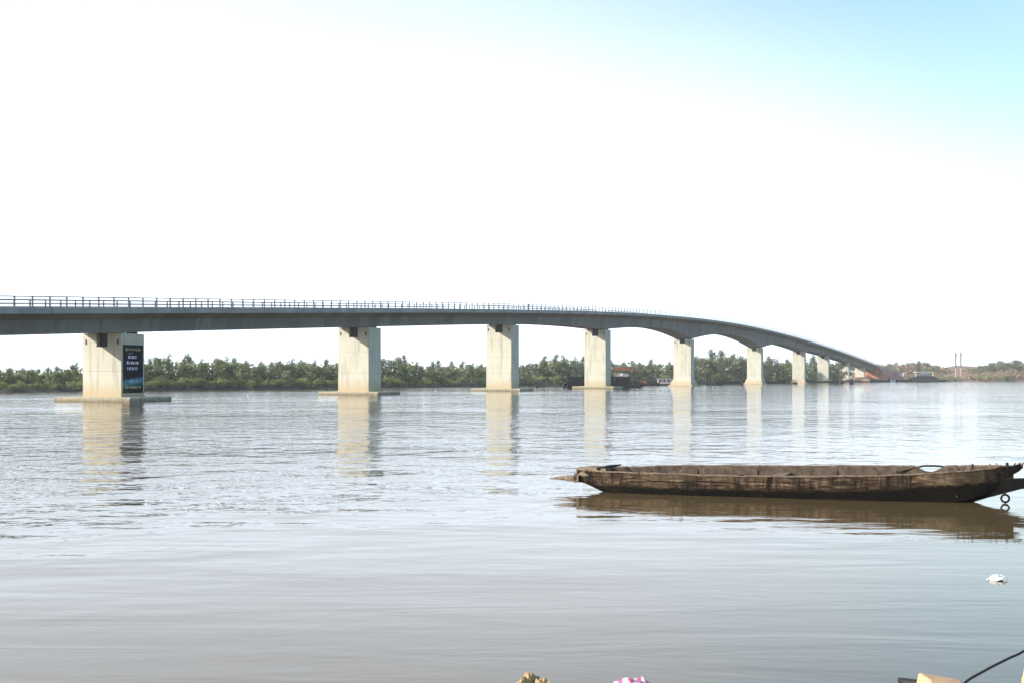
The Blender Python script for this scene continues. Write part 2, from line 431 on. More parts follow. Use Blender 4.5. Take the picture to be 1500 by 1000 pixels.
# far bank: mud edge then ground; low laterite rise on the right
def far_ground():
    q = MB(); rows = []
    pxs = list(range(-880, 2081, 20))
    backs = [-3, 0, 1.2, 5, 20, 45, 80, 130, 200, 300, 500, 900, 1500]
    for px in pxs:
        row = []
        k = min(max((px-1325)/60, 0), 1)
        for b in backs:
            p = shore(px, b)
            z = -.6 if b < 0 else (-.02 if b == 0 else (.35 if b < 2 else .7))
            if b >= 20: z = .9 + k*{20:1.5,45:4.0,80:6.0,130:8.0,200:9.5}.get(b, 10)*(.75+.5*noise.noise(Vector((p.x*.02,p.y*.008,0))))
            z += .15*noise.noise(Vector((p.x*.15,p.y*.15,3))) if b > 1 else 0
            row.append((p.x,p.y,z))
        rows.append(row)
    nb = len(backs)
    for r in rows: q.v += r
    for i in range(len(rows)-1):
        for j in range(nb-1): q.f.append((i*nb+j,(i+1)*nb+j,(i+1)*nb+j+1,i*nb+j+1))
    m, nt, b = mat('bank_soil'); v = coords(nt)
    sp = N(nt,'ShaderNodeSeparateXYZ'); nt.links.new(v, sp.inputs[0])
    n1 = nz(nt, v, .05, 5); n2 = nz(nt, v, .35, 5)
    mud = ramp(nt, n2, [(.3,(.035,.03,.024)),(.7,(.08,.07,.045))])
    red = ramp(nt, n1, [(.3,(.14,.11,.05)),(.5,(.24,.13,.075)),(.7,(.33,.19,.12))])
    f = N(nt,'ShaderNodeMapRange'); nt.links.new(sp.outputs[0], f.inputs[0]); f.inputs[1].default_value=130; f.inputs[2].default_value=190
    nt.links.new(mixc(nt, mud, red, f.outputs[0]), b.inputs['Base Color']); b.inputs['Roughness'].default_value=.95
    o = q.build('far_bank', m, smooth=True); o['kind'] = 'structure'
far_ground()
# near bank under the photographer, out of frame below
def near_ground():
    q = MB(); nx = 60; ys = [-30,-10,0,4,7,9,9.9,10.6,11.4,13,18]; zz=[1.3,1.2,1.05,.75,.4,.2,.1,.02,-.12,-.5,-1.2]
    for i in range(nx+1):
        x = -150+300*i/nx
        for y, z in zip(ys, zz): q.v.append((x, y+.0009*x*x*0 + .5*noise.noise(Vector((x*.1,0,0)))*(1 if y>5 else 0)*.4, z+.03*noise.noise(Vector((x,y,0)))))
    k = len(ys)
    for i in range(nx):
        for j in range(k-1): q.f.append((i*k+j,(i+1)*k+j,(i+1)*k+j+1,i*k+j+1))
    o = q.build('near_bank', m_simple('bank_mud', (.30,.22,.14), .9, .3, 1.2), smooth=True); o['kind'] = 'structure'
near_ground()

# ------------------------------------------------------------------ trees
def leafcloud(q, blobs, n, size, rr, flat=1.0):
    tot = sum(b[3]*b[3] for b in blobs)
    for (cx,cy,cz,r,rz) in [(b[0],b[1],b[2],b[3],b[4]) for b in blobs]:
        for _ in range(int(n*r*r/tot)):
            u = Vector((rr.gauss(0,1),rr.gauss(0,1),rr.gauss(0,1))).normalized() * (rr.random()**.45)
            p = Vector((cx+u.x*r, cy+u.y*r, cz+u.z*rz))
            a = Vector((rr.gauss(0,1),rr.gauss(0,1),rr.gauss(0,.6))).normalized()
            b = a.cross(Vector((rr.gauss(0,1),rr.gauss(0,1),rr.gauss(0,1)))).normalized()
            s = size*(.6+.8*rr.random())
            k = len(q.v)
            q.v += [tuple(p-a*s-b*s*.3), tuple(p+a*s*.2-b*s*.6), tuple(p+a*s+b*s*.2), tuple(p-a*s*.1+b*s*.6)]
            q.f.append((k,k+1,k+2,k+3))
def quick(q, name, m, parent):
    me = bpy.data.meshes.new(name); me.from_pydata(q.v, [], q.f); me.update(); me.materials.append(m)
    o = bpy.data.objects.new(name, me); col.objects.link(o); o.parent = parent; return o
def make_tree(kind, seed):
    """unit-height tree; kind 0 tall and wispy, 1 rounded mangrove, 2 low bush, 3 dry scrub bush"""
    rr = random.Random(seed)
    name = ['tall_tree','mangrove_tree','mangrove_bush','scrub_bush'][kind]
    rt = empty(name, (0,0,0))
    q = MB(); c = MB()
    if kind == 0:
        q.tube([(0,0,-.05),(.02,.01,.3),(-.02,.02,.6),(.01,0,.92)], [.028,.022,.014,.004], 5)
        bl = []
        for i in range(18):
            z = .25+.68*rr.random(); a = rr.random()*6.28; r = (.30*(1-z)+.035)*rr.uniform(.5,1.2)
            x, y = math.cos(a)*r, math.sin(a)*r
            q.tube([(0,0,z-.14),(x*.6,y*.6,z-.03),(x,y,z)], [.010,.006,.003], 4)
            bl.append((x,y,z,rr.uniform(.07,.12),rr.uniform(.09,.15)))
        bl.append((0,0,.93,.035,.08)); bl.append((0,0,.8,.07,.12)); bl.append((0,0,.65,.1,.14)); bl.append((0,0,.32,.2,.2)); bl.append((.05,0,.5,.16,.14))
        leafcloud(c, bl, 1700, .019, rr)
    elif kind == 1:
        bl = []
        for i in range(3):
            a = i*2.1+rr.random(); q.tube([(.09*math.cos(a),.09*math.sin(a),-.05),(.03*math.cos(a),.03*math.sin(a),.16),(0,0,.3)], [.014,.014,.02], 4)
        q.tube([(0,0,.25),(.02,0,.5),(0,.02,.8)], [.026,.018,.006], 5)
        for i in range(13):
            z = .22+.68*rr.random(); a = rr.random()*6.28; r = .36*math.sqrt(max(.05,1-((z-.45)/.6)**2))*rr.uniform(.5,1.05)
            x, y = math.cos(a)*r, math.sin(a)*r
            q.tube([(0,0,max(.2,z-.22)),(x*.6,y*.6,z-.06),(x,y,z)], [.012,.008,.004], 4)
            bl.append((x,y,z,rr.uniform(.11,.20),rr.uniform(.10,.17)))
        leafcloud(c, bl, 1900, .022, rr)
    else:
        bl = []
        for i in range(9):
            a = rr.random()*6.28; r = .5*rr.random()**.6; z = .22+.5*rr.random()*(1-r)
            x, y = math.cos(a)*r, math.sin(a)*r
            q.tube([(0,0,-.05),(x*.5,y*.5,z*.5),(x,y,z)], [.02,.012,.005], 4)
            bl.append((x,y,z,rr.uniform(.17,.27),rr.uniform(.14,.26)))
        leafcloud(c, bl, 1500 if kind == 2 else 900, .032, rr)
    quick(q, 'trunk', M['trunk'], rt)
    quick(c, 'crown', [M['leaf_tall'],M['leaf_mid'],M['leaf_low'],M['leaf_dry']][kind], rt)
    return rt
protos = {k: [make_tree(k, 100*k+i) for i in range(4 if k < 2 else 3)] for k in range(4)}
used = set()
def plant(kind, p, h, wd, label, cat, group, name=None):
    i = random.randrange(len(protos[kind])); pr = protos[kind][i]
    if (kind, i) in used: o = copy_tree(pr)
    else: o = pr; used.add((kind, i))
    if name: o.name = name
    o.location = p; o.scale = (h*wd, h*wd, h); o.rotation_euler = (0,0,random.random()*6.28)
    return tag(o, label, cat, group)
SKY = [(-400,540),(-60,538),(0,538),(60,541),(110,535),(140,530),(215,526),(230,522),(260,525),(300,524),(340,528),(400,530),(440,528),(500,530),(560,524),(600,524),(620,534),(650,532),(680,530),(700,532),(760,534),(785,528),(808,521),(830,523),(850,525),(900,528),(950,531),(990,527),(1020,520),(1050,514),(1080,517),(1110,520),(1140,528),(1170,528),(1190,524),(1225,528),(1260,532),(1300,534)]
def interp(T, x):
    for i in range(len(T)-1):
        if T[i][0] <= x <= T[i+1][0]:
            return T[i][1]+(T[i+1][1]-T[i][1])*(x-T[i][0])/(T[i+1][0]-T[i][0])
    return T[-1][1] if x > T[-1][0] else T[0][1]
PXP = [119,177,497,540,713,749,857,887,987,1012]
def section(px):
    for lim, s in ((150,'left of the leftmost pier'),(520,'between first and second piers from left'),(735,'between second and third piers from left'),(872,'between third and fourth piers from left'),(1000,'between fourth and fifth piers from left'),(1105,'between fifth and sixth piers from left')):
        if px < lim: return s
    return 'right of the sixth pier from left'
px = -150.0
while px < 1224:
    hs = lambda pp, back: (551-interp(SKY, pp))/2000*(shore(pp).y+back)+EYE
    sec = section(px)
    # back row: tall, wispy
    pp = px + random.uniform(-6,6); back = random.uniform(16,26)
    p = shore(pp, back); h = hs(pp, back)*random.uniform(.90,1.10); p.z = .5
    plant(0, p, h, random.uniform(.8,1.15), 'tall grey-green tree in the wood '+section(pp), 'tree', 'tall trees on the far bank '+section(pp))
    # middle row: rounded
    pp = px + random.uniform(0,16); back = random.uniform(7,13)
    p = shore(pp, back); h = hs(pp, back)*random.uniform(.78,1.0); p.z = .4
    plant(1, p, h, random.uniform(.85,1.2), 'rounded mid-green mangrove '+section(pp), 'tree', 'mangrove trees on the far bank '+section(pp))
    # front row: low bushes along the water
    pp = px + random.uniform(-8,8); back = random.uniform(1.0,2.6)
    p = shore(pp, back); h = hs(pp, back)*random.uniform(.40,.58); p.z = .25
    plant(2, p, h, random.uniform(.95,1.25), 'low yellow-green bush '+section(pp), 'bush', 'mangrove bushes at the far waterline '+section(pp))
    px += 16.5 if px > 0 else 24
for pp, top, back in ((1238,531,110),(1244,532,120),(1251,534,125),(1257,536,130),(1264,537,140),(1271,540,150)):
    p = shore(pp, back); p.z = 1.0; plant(1, p, (551-top)/2000*p.y+EYE-1, 1.1, 'green tree seen under the low far end of the bridge', 'tree', 'trees beyond the far end of the bridge')
# a mass of foliage that fills the wood behind the trees one can tell apart
q = MB(); rr = random.Random(5)
for i in range(30000):
    pp = rr.uniform(-200, 1226); back = rr.uniform(8, 34)
    p = shore(pp, back); h = ((551-interp(SKY, pp))/2000*(shore(pp).y+back)+EYE)*.93
    h *= .8+.35*noise.noise(Vector((p.x*.25,p.y*.25,0)))
    p.z = .4 + h*rr.random()
    a = Vector((rr.gauss(0,1),rr.gauss(0,1),rr.gauss(0,.6))).normalized(); b = a.cross(Vector((rr.gauss(0,1),rr.gauss(0,1),rr.gauss(0,1)))).normalized()
    s = .0013*p.y*(.6+.7*rr.random()); k = len(q.v)
    q.v += [tuple(p-a*s), tuple(p-b*s*.6), tuple(p+a*s), tuple(p+b*s*.6)]; q.f.append((k,k+1,k+2,k+3))
wood = quick(q, 'woodland', M['leaf_mid'], None); tag(wood, 'dense green woodland filling in behind the far bank trees', 'woodland', None, 'stuff')
# right: dry rise with scrub, a few grey trees and green bushes
HILL = [(1290,533),(1310,530),(1340,529),(1352,528),(1370,532),(1400,541),(1430,537),(1450,532),(1462,528),(1478,528),(1486,526),(1500,529),(1560,530)]
q = MB()
for i in range(14000):
    pp = rr.uniform(1285, 1640); back = rr.uniform(6, 170)
    p = shore(pp, back); top = (551-interp(HILL, pp))/2000*p.y+EYE
    if pp < 1326 and back < 150: continue
    cl = noise.noise(Vector((p.x*.08,p.y*.05,7)))
    hh = max(1.2, top*min(1, .28+back/190))*(.84+.3*cl)
    p.z = hh*(.35+.65*rr.random()**.6)
    a = Vector((rr.gauss(0,1),rr.gauss(0,1),rr.gauss(0,.6))).normalized(); b = a.cross(Vector((rr.gauss(0,1),rr.gauss(0,1),rr.gauss(0,1)))).normalized()
    s = .0013*p.y*(.6+.7*rr.random()); k = len(q.v)
    q.v += [tuple(p-a*s), tuple(p-b*s*.6), tuple(p+a*s), tuple(p+b*s*.6)]; q.f.append((k,k+1,k+2,k+3))
o = quick(q, 'dry_scrub', M['leaf_dry'], None); tag(o, 'dry reddish scrub covering the far rise at the right', 'scrub', None, 'stuff')
for pp, top, kd, wd in ((1289,531,1,1.2),(1297,530,1,1.2),(1305,531,1,1.1),(1313,530,0,1.6),(1321,531,1,1.2),(1329,530,1,1.2),(1337,529,0,1.6),(1345,528,0,1.6),(1358,529,1,1.1),(1374,533,1,1.1),(1425,538,1,1.3),(1438,534,1,1.3),(1447,531,1,1.2),(1458,530,1,1.3),(1464,527,1,1.1),(1476,529,1,1.3),(1484,526,1,1.2),(1492,526,1,1.1),(1502,529,1,1.3),(1518,530,1,1.3)):
    p = shore(pp, random.uniform(60,90) if pp > 1340 else random.uniform(275,320)); p.z = 3.0 if pp > 1340 else .8; h = (551-top)/2000*p.y+EYE-p.z
    left = pp < 1400
    o = plant(0 if kd == 0 else 1, p, h, wd, 'grey-green tree on the dry rise left of the two tall masts' if left else 'dark grey-green tree on the skyline right of the two tall masts', 'tree', 'trees left of the masts' if left else 'trees right of the masts')
for pp, top, wd, lb in ((1383,548,1.2,'small olive bush at the waterline left of the two tall masts'),(1399,549,1.2,'small olive bush at the waterline below the two tall masts'),(1434,546,1.1,'broad olive bush at the waterline just right of the two tall masts'),(1450,545,1.0,'green bush at the waterline between two larger ones at the far right'),(1466,541,.75,'largest pale green bush at the far right waterline'),(1474,543,.8,'dark green bush against the right side of the largest pale bush')):
    p = shore(pp, 4); p.z = .3; h = (551-top)/2000*p.y+EYE
    plant(2, p, h, wd, lb, 'bush', 'bushes on the right far shore')
for lst in protos.values():
    for i, pr in enumerate(lst):
        k = [kk for kk, vv in protos.items() if vv is lst][0]
        if (k, i) not in used:
            for ch in list(pr.children): bpy.data.objects.remove(ch)
            bpy.data.objects.remove(pr)

# two tall masts
def mast(px, top, back, label):
    p = shore(px, back); rt = empty('mast', (p.x,p.y,0), 0, label, 'mast', 'pair of tall masts')
    H = (551-top)/2000*p.y+EYE
    q = MB(); q.tube([(0,0,0),(0,0,H*.45)], [.32,.26], 8); q.build('lower_pole', M['sand'], rt)
    q = MB(); q.tube([(0,0,H*.45),(0,0,H*.5),(0,0,H-1),(0,0,H)], [.3,.42,.42,.36], 8); q.build('upper_section', M['mast'], rt)
    q = MB(); q.box(-.7,.7,-.1,.1,H-1.6,H-1.4); q.box(-.06,.06,-.06,.06,H,H+1.2); q.box(.45,.65,-.2,.2,H-2,H-1); q.build('antenna', M['mast'], rt)
M['mast'] = m_simple('weathered_grey_steel', (.13,.13,.14), .7, .2, 1)
mast(1400, 516, 22, 'left, darker one of the two tall thin masts on the far shore')
mast(1407.5, 515, 30, 'right, paler one of the two tall thin masts on the far shore')

# approach embankment and laterite spoil
def mound(name, p, rx, ry, h, m, label, cat, rz=0, group=None):
    q = MB(); n = 14; k = 7; rings = []
    for j in range(k+1):
        f = j/k; r = math.cos(f*math.pi/2)**.7 if j < k else .03
        rings.append([(rx*r*math.cos(6.283*i/n)*(1+.2*noise.noise(Vector((i,j,p.x)))), ry*r*math.sin(6.283*i/n)*(1+.2*noise.noise(Vector((i+9,j,p.x)))), h*math.sin(f*math.pi/2)*(1+.15*noise.noise(Vector((i,j*2,4)))) - .1) for i in range(n)])
    q.loft(rings); o = q.build(name, m, smooth=True); o.location = p; o.rotation_euler = (0,0,rz)
    return tag(o, label, cat, group)
q = MB(); rings = []
for s in stations(704, 960, 40):
    zt = ztop(min(s,900))-.75 if s < 903 else ztop(s)-.3
    rings.append([(s,-9,0),(s,-3.2,zt),(s,8.2,zt),(s,14,0)])
q.loft(rings); o = q.build('embankment', m_simple('red_laterite', (.48,.20,.12), .95, .25, .3)); o.location = P1; o.rotation_euler = (0,0,BRZ); tag(o, 'reddish earth ramp carrying the road down at the far end of the bridge', 'embankment')
for px_, rx, ry, h, m, lb in ((1262,9,9,2.6,'dirt','orange earth heap under the bridge right of the last water pier'),(1274,5,6,2.2,'sand','pale sand heap under the low far end of the bridge'),(1288,9,8,1.9,'dirt','low orange earth heap right of the pale sand heap'),(1300,6,6,1.6,'sand','small pale sand heap beside the dark moored boats')):
    p = shore(px_, 6); mound('earth_heap', p, rx, ry, h, M[m], lb, 'earth heap')

# ------------------------------------------------------------------ vessels
def hullmesh(L, B, z0, z1, sheer=.3, bowf=.25):
    q = MB(); rings = []
    for i in range(13):
        f = i/12; x = -L/2+L*f
        w = B/2*(1 if bowf < f < 1-bowf else max(.12, math.sin(min(f,1-f)/bowf*math.pi/2)))
        e = abs(f-.5)*2; zt = z1+sheer*e**2.5
        rings.append([(x,-w,zt),(x,-w*.75,z0),(x,w*.75,z0),(x,w,zt),(x,w*.82,zt),(x,w*.6,z0+.25*(zt-z0)+.05),(x,-w*.6,z0+.25*(zt-z0)+.05),(x,-w*.82,zt)])
    q.loft(rings); return q
# dark ferry partly hidden behind the fourth pier
p = onwater(881, 567.6)
f = empty('ferry', (p.x,p.y,0), -.05, 'old dark ferry with a rusty red roof moored behind the fourth pier', 'ferry')
q = MB(); q.hexa([(-8,-2.2,-.3),(9,-2.2,-.3),(9,2.2,-.3),(-8,2.2,-.3)], [(-8.8,-2.4,.75),(9.6,-2.4,.75),(9.6,2.4,.75),(-8.8,2.4,.75)]); q.build('hull', M['black'], f)
q = MB()
for x in range(-8, 10): q.box(x-.05,x+.05,-2.35,-2.25,.76,2.3); q.box(x-.05,x+.05,2.25,2.35,.76,2.3)
q.box(-8.2,9.2,-2.36,-2.24,2.3,2.45); q.box(-8.2,9.2,-2.36,-2.24,1.45,1.55); q.box(-8.2,9.2,2.24,2.36,2.3,2.45); q.box(3.4,6.6,-1.9,1.9,.76,2.7)
q.build('bulwark', M['black'], f)
q = MB(); q.box(3.2,6.4,-1.6,1.6,2.72,3.7); q.build('cabin', M['pale'], f)
q = MB(); q.box(4.35,5.1,-1.66,-1.62,2.95,3.6); q.build('window', M['white'], f)
q = MB(); q.hexa([(2.4,-2.2,4.2),(8.2,-2.2,4.0),(8.2,2.2,4.0),(2.4,2.2,4.2)],[(3.0,-1.6,4.9),(6.2,-1.6,5.0),(6.2,1.6,5.0),(3.0,1.6,4.9)])
for x in (2.7, 7.9): q.box(x-.06,x+.06,-1.9,-1.78,2.5,4.2); q.box(x-.06,x+.06,1.78,1.9,2.5,4.2)
q.build('roof', M['rust'], f)
q = MB(); q.box(-8.0,3.2,-2.0,2.0,.76,2.75); q.build('deckhouse', M['black'], f)
q = MB(); q.torus((-8.4,-2.7,.55), .55, .32); q.build('tyre_fender', M['black'], f, True)
q = MB(); q.torus((9.4,-2.7,.7), .4, .22); q.build('tyre_fender', M['black'], f, True)
# pale boat house and dark pirogues behind the fifth pier
p = onwater(971, 563.8)
f = empty('cabin_boat', (p.x,p.y,0), 0, 'small boat with a pale boxy cabin moored just left of the fifth pier', 'boat')
hullmesh(9.5,2.4,-.2,.45,.25).build('hull', M['black'], f)
q = MB(); q.box(-1.6,2.6,-.95,.95,.3,2.1); q.build('cabin', M['pale'], f)
q = MB(); q.box(-1.9,2.9,-1.1,1.1,2.103,2.25); q.build('roof', M['pale'], f)
q = MB(); [q.box(x,x+.7,-.98,-.952,1.1,1.7) for x in (-1.2,0,1.3)]; q.build('window', M['black'], f)
def pirogue(px, py, L, h, lb, rz=0, red=False, grp='dark boats moored along the far shore', m='darkwood'):
    p = onwater(px, py)
    f = empty('pirogue', (p.x,p.y,0), rz, lb, 'boat', grp)
    hullmesh(L, L*.16+.4, -.2, h, h*.9, .35).build('hull', M[m], f)
    q = MB(); [q.box(-L*.3+i*L*.2,-L*.3+i*L*.2+.25,-.55,.55,h*.7,h*.85) for i in range(4)]; q.build('thwart', M['darkwood'], f)
    if red:
        q = MB(); q.hexa([(-1.2,-.5,h*.5),(.9,-.5,h*.5),(.9,.5,h*.5),(-1.2,.5,h*.5)],[(-.9,-.4,h+.9),(.5,-.4,h+1.1),(.5,.4,h+1.1),(-.9,.4,h+.9)]); q.build('cargo_cover', M['rust'], f)
pirogue(944, 564.4, 9, .55, 'long dark wooden boat with a rust-red cover between the ferry and the cabin boat', 0, True)
pirogue(955, 563.6, 7, 1.0, 'dark blunt boat behind the rust-red covered boat')
pirogue(934, 563.8, 6, .8, 'stubby dark boat right against the ferry stern', .1)
pirogue(1046, 563.8, 5.2, .3, 'small low dark canoe just right of the fifth pier')
pirogue(1070, 561.4, 11, 1.0, 'dark boat with raised ends between the fifth and sixth piers')
pirogue(1134, 561.0, 9, .9, 'dark boat lying between the sixth and seventh piers')
pirogue(1159, 561.9, 4.5, .35, 'short dark canoe in front of the foot of the seventh pier')
pirogue(1205, 559.6, 15, .7, 'long dark boat behind the foot of the eighth pier')
pirogue(1294, 558.9, 13, .8, 'dark boat under the lowest end of the bridge')
pirogue(1318, 558.9, 12, 1.0, 'dark boat just left of the far ferry with cabin')
pirogue(1308, 559.2, 3.6, .8, 'small white boat in front of the dark boats near the far ferry', .6, False, None, 'white')
p = onwater(1352, 558.6)
f = empty('ferry', (p.x,p.y,0), 0, 'far dark ferry with a raised wheelhouse near the two tall masts', 'ferry')
q = MB(); q.hexa([(-9,-3,-.3),(10,-3,-.3),(10,3,-.3),(-9,3,-.3)], [(-13,-3,1.2),(13,-3,1.0),(13,3,1.0),(-13,3,1.2)]); q.build('hull', M['black'], f)
q = MB(); q.hexa([(-7,-2.5,1.2),(8,-2.5,1.2),(8,2.5,1.2),(-7,2.5,1.2)], [(-3.5,-2.2,3.0),(5,-2.2,3.0),(5,2.2,3.0),(-3.5,2.2,3.0)]); q.build('deckhouse', M['black'], f)
q = MB(); q.box(-3,3.4,-1.8,1.8,3.0,4.9); q.build('wheelhouse', M['mast'], f)
q = MB(); q.box(-2.6,3.0,-1.85,-1.81,3.9,4.6); q.build('window', M['pale'], f)
q = MB(); q.box(-4.6,4.6,-2.2,2.2,4.903,5.15); q.box(-4.6,-4.3,-2.1,-1.9,1.2,4.9); q.box(4.3,4.6,-2.1,-1.9,1.2,4.9); q.build('roof', M['white'], f)
q = MB(); q.box(-.08,.08,-.08,.08,5.15,8.5); q.build('mast', M['mast'], f)
q = MB(); q.hexa([(12.6,-1.4,.6),(15.5,-1.4,.2),(15.5,1.4,.2),(12.6,1.4,.6)], [(12.6,-1.4,1.2),(15.6,-1.4,.5),(15.6,1.4,.5),(12.6,1.4,1.2)]); q.build('ramp', M['pale'], f)
# marker buoys
def buoy(px, py, h, r, lb):
    p = onwater(px, py); f = empty('buoy', (p.x,p.y,0), 0, lb, 'buoy', 'dark buoys among the piers')
    q = MB(); q.tube([(0,0,-.2),(0,0,.1*h),(0,0,.55*h),(0,0,.8*h)], [r*.7,r,r,r*.5], 10); q.build('float', M['black'], f, True)
    q = MB(); q.tube([(0,0,.75*h),(0,0,h*1.15)], [r*.25,r*.15], 6); q.build('topmark', M['black'], f)
buoy(787, 567.5, .75, .38, 'small dark buoy midway between the third and fourth piers')
buoy(1087, 564.2, 1.7, .42, 'tall dark buoy just left of the sixth pier foot')
buoy(1233, 561.2, 1.0, .7, 'dark buoy in front of the ninth pier foot')
buoy(1247.5, 562.0, 2.0, .6, 'tall dark buoy just right of the ninth pier')

# ------------------------------------------------------------------ the wooden canoe
def m_hull():
    m, nt, b = mat('weathered_canoe_wood')
    v = coords(nt, (.45,1,3.5)); v2 = coords(nt)
    sp = N(nt,'ShaderNodeSeparateXYZ'); nt.links.new(v2, sp.inputs[0])
    g1 = nz(nt, v, 5.0, 8, .7, .6); g2 = nz(nt, coords(nt,(2.6,1,.45)), 2.2, 6, .7, .4); g3 = nz(nt, v2, 1.1, 4)
    c = ramp(nt, g1, [(.28,(.006,.004,.003)),(.45,(.045,.027,.017)),(.54,(.125,.080,.050)),(.66,(.28,.20,.135))])
    c = mixc(nt, c, (.012,.009,.006), math_(nt,'MULTIPLY', math_(nt,'MAXIMUM', math_(nt,'SUBTRACT', g2, .40), 0), 4.8))
    c = mixc(nt, c, (.20,.15,.09), math_(nt,'MULTIPLY', math_(nt,'MAXIMUM', math_(nt,'SUBTRACT', g3, .5), 0), 1.8))
    # crack between strakes, wandering
    ck = math_(nt,'ABSOLUTE', math_(nt,'SUBTRACT', math_(nt,'ADD', sp.outputs[2], math_(nt,'MULTIPLY', nz(nt, coords(nt,(.6,0,0)),1,4), -.28)), .16))
    c = mixc(nt, c, (.012,.009,.006), math_(nt,'MULTIPLY', math_(nt,'LESS_THAN', ck, .016), math_(nt,'GREATER_THAN', g3, .5)))
    # wet, weed-blackened foot of the hull
    hh = math_(nt,'ADD', sp.outputs[2], math_(nt,'ADD', math_(nt,'MULTIPLY', math_(nt,'SUBTRACT', g2, .5), .30), math_(nt,'MULTIPLY', math_(nt,'POWER', math_(nt,'MAXIMUM', math_(nt,'SUBTRACT', sp.outputs[0], 3.5), 0), 2), -.0115)))
    f = N(nt,'ShaderNodeMapRange'); nt.links.new(hh, f.inputs[0]); f.inputs[1].default_value=.13; f.inputs[2].default_value=.19; f.inputs[3].default_value=.95; f.inputs[4].default_value=0
    c = mixc(nt, c, (.004,.0035,.003), f.outputs[0])
    nt.links.new(c, b.inputs['Base Color']); b.inputs['Roughness'].default_value = .8; b.inputs['Specular IOR Level'].default_value = .12
    bump(nt, b, math_(nt,'ADD', g1, g2), 1, .02)
    return m
M['hull'] = m_hull()
M['rim'] = m_simple('sun_bleached_wood', (.27,.20,.145), .85, .35, 14, c2=(.08,.055,.038))
M['inner'] = m_simple('inner_wood', (.135,.10,.075), .9, .35, 6, c2=(.045,.032,.024))
canoe = empty('canoe', (1.98, 31.6, 0), -math.atan2(2.7, 7.77), 'long weathered brown wooden canoe moored at the right with a pointed bow spur', 'canoe')
gz = curve([(-.5,.50),(0,.49),(1.5,.485),(3,.475),(4.5,.50),(6,.54),(7,.60),(8.1,.69),(9.0,.79),(9.3,.83)])     # near gunwale
gf = curve([(-.5,.55),(.5,.555),(1.5,.60),(3,.63),(4.5,.655),(6,.69),(7,.71),(8.1,.75),(9.0,.80),(9.3,.83)])   # far gunwale
zk = curve([(-.5,.20),(-.2,.08),(0,0.0),(.4,-.14),(1,-.2),(4,-.22),(7.2,-.18),(8.0,-.06),(8.3,.03),(8.8,.20),(9.3,.36)])
hb = curve([(-.5,.16),(-.2,.26),(.3,.40),(1.2,.52),(3,.60),(5,.62),(7,.56),(8.1,.42),(8.7,.24),(9.05,.09),(9.3,.06)])
def station(x):
    w = hb(x); a = gz(x); f_ = gf(x); k = zk(x)
    j = lambda s: .012*noise.noise(Vector((x*2.3, s, 1.7)))+.006*noise.noise(Vector((x*9, s, 5)))
    if 7.02 < x < 7.62: f_ -= .13*math.sin((x-7.02)/.6*math.pi)
    cy = .60
    yn = cy-w; yf = cy+w; bw = w*.72
    t = .035
    zc = k+.10
    return [(x,yn+j(0),a+j(1)),(x,yn+j(2)+.01,(a*.6+zc*.4)),(x,cy-bw*1.06+j(3),zc),(x,cy-bw*.6,k),(x,cy+bw*.6,k),(x,cy+bw*1.06,zc),(x,yf+j(4),(f_*.6+zc*.4)),(x,yf+j(0),f_+j(6)),
            (x,yf-t,f_+j(6)),(x,yf-t-.01,(f_*.5+zc*.5)),(x,cy+bw*.9,zc+.04),(x,cy,k+.05),(x,cy-bw*.9,zc+.04),(x,yn+t+.01,(a*.5+zc*.5)),(x,yn+t,a+j(1))]
q = MB(); q.loft([station(-.63+9.68*i/110) for i in range(111)]); q.build('hull', M['hull'], canoe, bevel=0)
# the inside skin, drier and redder
q = MB(); n0 = 0
st = [station(-.45+9.2*i/100) for i in range(101)]
rr_ = []
for s_ in st:
    P = [Vector(s_[i]) for i in (8,9,10,11,12,13,14)]; cc = Vector((s_[0][0], .60, P[0].z))
    rr_.append([tuple(p_ + (cc-p_).normalized()*.006 + Vector((0,0,-.004 if i in (0,6) else .006))) for i, p_ in enumerate(P)])
for r_ in rr_: q.v += r_
for a_ in range(len(rr_)-1):
    for i in range(6): q.f.append((a_*7+i, a_*7+i+1, (a_+1)*7+i+1, (a_+1)*7+i))
q.build('inner_planking', M['inner'], canoe)
def rim(fn, side, x0, x1, w, name='gunwale'):
    q = MB(); rings = []
    n = int((x1-x0)/.09)
    for i in range(n+1):
        x = x0+(x1-x0)*i/n; y = .60+side*(hb(x)-.015); z = fn(x)+.012*noise.noise(Vector((x*2.3,1,1.7)))+.010*noise.noise(Vector((x*7,side,2)))
        ww = w*(1+.35*noise.noise(Vector((x*5,side,9))))
        rings.append([(x,y-ww,z-.012),(x,y+ww,z-.012),(x,y+ww,z+.016),(x,y-ww,z+.016)])
    q.loft(rings); q.build(name, M['rim'], canoe)
rim(gz, -1, -.3, .95, .034); rim(gz, -1, .99, 4.0, .026); rim(gz, -1, 4.03, 8.7, .03)
rim(gf, 1, -.2, 7.0, .024); rim(gf, 1, 7.65, 8.8, .026)
q = MB(); q.tube([(6.62,1.08,.56),(6.95,1.13,.66),(7.2,1.15,.72),(7.45,1.14,.725),(7.8,1.10,.69),(8.15,1.02,.675),(8.3,.98,.64)], [.016,.02,.024,.024,.02,.02,.014], 6); q.build('loose_rail', M['darkwood'], canoe)
def thw(x, w, z, m='inner', th=.04, y0=-.5, y1=.5):
    q = MB(); hw = hb(x)-.02; q.box(x-w/2, x+w/2, .6-hw, .6+hw, z-th, z); q.build('thwart', M[m], canoe, bevel=.008)
thw(2.95,.42,.44); thw(4.12,.30,.50,'rim',.10); thw(4.75,.16,.42,'darkwood'); thw(6.0,.2,.46); thw(1.5,.2,.40,'darkwood')
